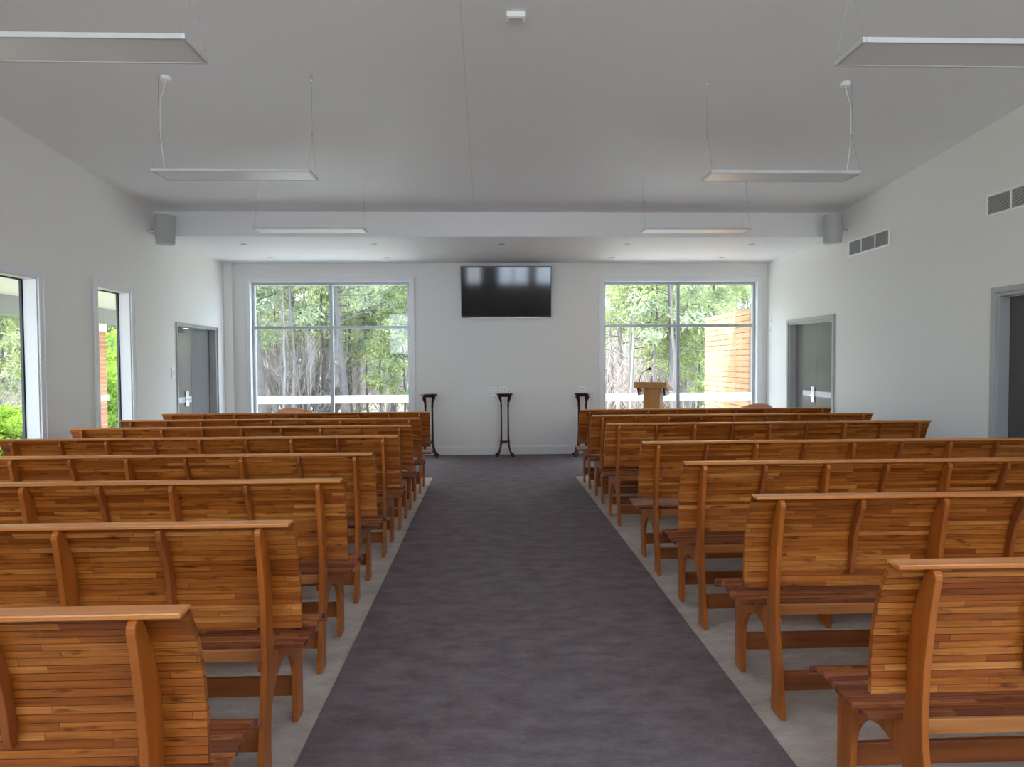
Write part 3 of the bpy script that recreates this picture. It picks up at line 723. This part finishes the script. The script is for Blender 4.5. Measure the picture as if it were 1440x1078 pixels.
# terrain
m = MB(); nx, ny = 60, 60; vs = []
for jy in range(ny+1):
    for ix in range(nx+1):
        x = -70 + 140*ix/nx; y = -25 + 145*jy/ny
        z = ground_z(x, y) if y > 13 or True else -.35
        vs.append((x, y, min(z, -.3) if (-9 < x < 7 and y < 16) else z))
fs = [(j*(nx+1)+i, j*(nx+1)+i+1, (j+1)*(nx+1)+i+1, (j+1)*(nx+1)+i) for j in range(ny) for i in range(nx)]
M['ground'] = plain('leaf litter and grass', (.30,.28,.20,1), .95, noise=.9, var=.35)
o = m.add(vs, fs).build('ground', M['ground'], smooth=True); tag(o, kind='structure')
# verandah on the left
m = MB(); m.box(-6, 9, YB+T+.02, 16.5, -.42, -.14); struct(m.build('bounce_terrace', plain('added pale bounce terrace', (.54,.53,.50,1), .8, noise=2, var=.08)))  # hidden pale slab, added to bounce sunlight up to the lowered ceiling
M['soffit'] = plain('cream soffit', (.82,.80,.70,1), .6)
M['fascia'] = plain('grey fascia beam', rgb(150,152,150), .5)
m = MB(); m.prismz([(-7.9,-3.5), (XL-.165,-3.5), (XL-.165,11.3), (-5.4,11.3), (-5.4,15.0), (-7.9,15.0)], 2.60, 2.72); struct(m.build('trim_3', M['soffit']))
m = MB(); m.box(-7.72, -7.52, -3.5, 15.0, 2.29, 2.60); struct(m.build('trim_4', M['fascia'], bevel=.004))
m = MB(); m.box(-7.9, XL-.165, -3.5, 15.0, -.3, -.10); o = m.build('verandah_paving', plain('pale paving', (.26,.25,.23,1), .8, noise=4, var=.15)); struct(o); o.name = 'trim_5'
def brick():
    mt, nt, p = newmat('orange brick'); N = nt.nodes; L = nt.links; tc = N.new('ShaderNodeTexCoord'); b = N.new('ShaderNodeTexBrick'); mp = N.new('ShaderNodeMapping'); mp.inputs['Rotation'].default_value = (PI/2,0,0)
    L.new(tc.outputs['Object'], mp.inputs[0]); L.new(mp.outputs[0], b.inputs['Vector']); b.inputs['Scale'].default_value = 1; b.inputs['Brick Width'].default_value = .24; b.inputs['Row Height'].default_value = .086; b.inputs['Mortar Size'].default_value = .006
    b.inputs['Color1'].default_value = rgb(205,144,108); b.inputs['Color2'].default_value = rgb(190,126,92); b.inputs['Mortar'].default_value = rgb(205,190,172)
    L.new(b.outputs['Color'], p.inputs['Base Color']); setp(p, Roughness=.85); return mt
M['brick'] = brick()
def pillar(y, label):
    r = empty('brick_pillar', (-7.62, y, -.10), label=label, cat='pillar', group='brick pillars of the verandah')
    m = MB(); m.box(-.17, .17, -.17, .17, 0, 2.24); m.build('shaft', M['brick'], r, bevel=.004)
    m = MB(); m.box(-.19, .19, -.19, .19, 2.2401, 2.385); m.build('capital', M['white'], r, bevel=.006)
pillar(13.45, 'orange brick verandah pillar seen through the narrow left window')
# slatted timber screen outside the right window
M['cedar'] = grain_wood('cedar slats', rgb(172,124,82), rgb(198,154,112), 'Y', .6, .3)
M['cedar_post'] = grain_wood('cedar post', rgb(150,104,66), rgb(176,126,84), 'Z', .6, .3)
r = empty('timber_screen', (4.44, 11.45, -.3), label='orange horizontal slatted timber screen outside the right front window', cat='screen')
m = MB(); m2 = MB(); z = .03
while z < 2.64:
    m.box(-.012, .012, .62, 2.35, z, z+.082); m2.box(-.012, .012, 0, .612, z, z+.082); z += .0985
m.build('slat_panel', M['cedar'], r); m2.build('slat_panel', M['cedar'], r)
for y in (.05, .36, .63, 1.2, 1.8, 2.3):
    q = MB(); q.box(.013, .075, y-.035, y+.035, 0, 2.66); q.build('post', M['cedar_post'], r)

# tree library -------------------------------------------------------------
lib = {
 'gumA': make_tree(11, .13, .03, .24, 34, 2.0, 75, M['leaf_gum'], M['bark'], .46, 1),
 'gumB': make_tree(9.5, .09, -.05, .24, 32, 1.8, 75, M['leaf_gum'], M['bark_dark'], .44, 2),
 'gumC': make_tree(12, .17, .10, .30, 34, 2.4, 80, M['leaf_grey'], M['bark_dark'], .5, 3),
 'sapA': make_tree(8, .05, .02, .35, 12, 1.0, 60, M['leaf_grey'], M['bark_dark'], .4, 4),
 'sapB': make_tree(9, .065, -.03, .25, 10, .9, 0, None, M['bark'], .4, 5, sub=4),
 'leafy': make_tree(6.0, .06, .0, .16, 30, 1.5, 90, M['leaf_gum'], M['bark_dark'], .42, 6),
 'twig': make_shrub(3.4, 1.3, 46, 0, None, 7, name='bare_shrub'),
 'lime': make_shrub(2.2, .95, 30, 170, M['leaf_lime'], 8, name='shrub'),
 'low': make_shrub(1.0, .8, 24, 150, M['leaf_lime'], 9, .08, .045, name='shrub'),
}
usedlib = set()
def place(kind, x, y, label, group, s=1.0, z=None):
    src = lib[kind]
    if kind in usedlib: o = copy_tree(src)
    else: o = src; usedlib.add(kind)
    o.location = (x, y, (ground_z(x, y) if z is None else z) - .05); o.rotation_euler.z = random.uniform(0, 2*PI); o.scale = (s, s, s)
    cat = 'shrub' if kind in ('twig','lime','low') else 'tree'
    tag(o, label, cat, group); return o
names = {'gumA': 'pale-trunked leafy gum tree', 'gumB': 'dark-trunked leafy gum tree', 'gumC': 'tall thick grey-trunked gum tree', 'sapA': 'thin dark sapling', 'sapB': 'thin bare pale sapling', 'leafy': 'bushy bright green young tree', 'twig': 'bare pinkish grey undergrowth shrub'}
def window_forest(xa, xb, win, plan):
    """plan: list of (kind, u, Y): u = 0..1 across what the window shows at depth Y"""
    for kind, u, Y, s in plan:
        x0, x1 = xa/11.1*Y, xb/11.1*Y
        place(kind, x0+(x1-x0)*u, Y, '%s in the forest outside the %s front window' % (names[kind], win), '%ss outside the %s front window' % (names[kind], win), s)
rd = random.Random(11)
planL = [('gumC',.10,21,1), ('gumA',.30,27,1), ('gumB',.62,26,1), ('gumC',.60,23,.9), ('gumA',.88,29,1), ('leafy',.95,24,.8), ('gumA',-.1,24,1)]
planR = [('gumA',.12,26,1), ('gumB',.30,24,1), ('leafy',.40,27,1), ('gumA',.58,29,1), ('gumC',.85,34,1), ('leafy',.62,22,.7), ('gumB',1.1,26,1)]
for pl in (planL, planR):
    for i in range(26): pl.append((rd.choice(['sapA','sapB','sapB','sapA','gumB']), rd.uniform(-.05,1.05), rd.uniform(19,40), rd.uniform(.8,1.15)))
    for i in range(11): pl.append((rd.choice(['gumA','gumB','gumC','gumA']), (i+rd.random())/11, rd.uniform(36,62), rd.uniform(.9,1.3)))
    for i in range(22): pl.append(('twig', (i+rd.random())/22, rd.uniform(24,52), rd.uniform(.9,1.7)))
window_forest(-3.9, -1.2, 'left', planL)
window_forest(1.85, 4.45, 'right', planR)
for i in range(10):   # between and beside the windows, for other viewpoints
    place(rd.choice(['gumA','gumB','gumC']), rd.uniform(-3,5), rd.uniform(28,50), 'gum tree of the forest beyond the front wall, between the windows', 'gum trees beyond the front wall between the windows')
# left side garden
for i, (k, x, y, s) in enumerate([('lime',-8.7,15.0,1.1), ('lime',-9.0,16.6,1.2), ('lime',-9.3,15.9,1.1), ('lime',-11.2,14.0,.9), ('low',-8.95,13.0,1.0), ('low',-9.3,12.2,1.0), ('low',-8.9,11.2,.9), ('low',-9.9,10.6,1.0), ('low',-8.9,14.1,1), ('low',-10.5,11.8,1.1), ('low',-10.9,13.0,1.2), ('low',-9.9,14.6,1.1)]):
    place(k, x, y, ('tall bright lime green shrub' if k == 'lime' else 'low lime green garden shrub') + ' outside the left side windows', ('tall' if k == 'lime' else 'low') + ' lime shrubs outside the left side windows', s, z=-.35)
for i in range(26):
    y = rd.uniform(18, 36); x = -y*rd.uniform(.50, .95)
    place(rd.choice(['gumA','gumC','gumB','leafy','leafy']), x, y, 'gum tree beyond the garden outside the left side windows', 'gum trees beyond the left garden', rd.uniform(.8,1.2))
for i in range(9):
    y = rd.uniform(15, 20); x = -y*rd.uniform(.60, .80)
    place('twig', x, y, 'bare greyish shrub beyond the garden outside the left side windows', 'bare shrubs beyond the left garden', rd.uniform(.6,.9))
for k in lib:
    if k not in usedlib: 
        for c in kids(lib[k]): bpy.data.objects.remove(c)
        bpy.data.objects.remove(lib[k])

# ------------------------------------------------------------------ light
w = bpy.data.worlds.new('World'); sc.world = w; w.use_nodes = True; nt = w.node_tree; N = nt.nodes; L = nt.links
bg = N['Background']; tc = N.new('ShaderNodeTexCoord'); ns = N.new('ShaderNodeTexNoise'); ns.inputs['Scale'].default_value = 3.5; ns.inputs['Detail'].default_value = 6
L.new(tc.outputs['Generated'], ns.inputs['Vector'])
rp = N.new('ShaderNodeValToRGB'); rp.color_ramp.elements[0].position = .42; rp.color_ramp.elements[0].color = (.47,.69,1.0,1); rp.color_ramp.elements[1].position = .62; rp.color_ramp.elements[1].color = (1,1,1,1)
L.new(ns.outputs['Fac'], rp.inputs[0]); L.new(rp.outputs[0], bg.inputs['Color']); bg.inputs['Strength'].default_value = 1.55
sun = bpy.data.lights.new('sun', 'SUN'); sun.energy = 2.3; sun.angle = .01; sun.color = (1,.95,.86)
so = bpy.data.objects.new('sun', sun); C.objects.link(so)
d = Vector((.62, .30, -.78)); so.rotation_euler = d.to_track_quat('-Z', 'Y').to_euler(); so.location = (-20, -10, 30)
def portal(name, loc, rot, sx, sy):
    l = bpy.data.lights.new(name, 'AREA'); l.shape = 'RECTANGLE'; l.size = sx; l.size_y = sy; l.cycles.is_portal = True
    o = bpy.data.objects.new(name, l); C.objects.link(o); o.location = loc; o.rotation_euler = rot
for i, (a, b, c, d_) in enumerate(BW): portal('window_portal', ((a+b)/2, YB+.25, (c+d_)/2), (-PI/2, 0, 0), b-a, d_-c)
for i, (a, b, c, d_) in enumerate(RWN): portal('window_portal', ((a+b)/2, YR-.25, (c+d_)/2), (PI/2, 0, 0), b-a, d_-c)

# ------------------------------------------------------------------ camera
F = 960.0; vx, vy, rho = 686, 509, .007
c_, s_ = math.cos(rho), math.sin(rho)
dY = Vector((vx-720, vy-539, F)).normalized(); up = Vector((-s_, -c_, 0)); up = (up - dY*up.dot(dY)).normalized(); rt = dY.cross(up)
if rt.x < 0: rt = -rt
# columns = world axes in camera (x right, y down, z forward); rows = camera axes in world
xw = Vector((rt.x, dY.x, up.x)); yd = Vector((rt.y, dY.y, up.y)); zf = Vector((rt.z, dY.z, up.z))
R3 = Matrix((xw, -yd, -zf)).transposed()
cam = bpy.data.cameras.new('Camera'); cam.sensor_width = 36; cam.lens = F/1440*36; cam.clip_start = .05; cam.clip_end = 500
co = bpy.data.objects.new('Camera', cam); C.objects.link(co); co.matrix_world = Matrix.Translation((0, 0, 1.5)) @ R3.to_4x4(); sc.camera = co

sc.view_settings.view_transform = 'Standard'; sc.view_settings.look = 'None'; sc.view_settings.gamma = 1; sc.view_settings.use_curve_mapping = False
sc.view_settings.exposure = 2.85
cy = sc.cycles; cy.max_bounces = 12; cy.diffuse_bounces = 8; cy.transparent_max_bounces = 24; cy.glossy_bounces = 4; cy.sample_clamp_indirect = 8; cy.use_denoising = True
cy.caustics_reflective = False; cy.caustics_refractive = False
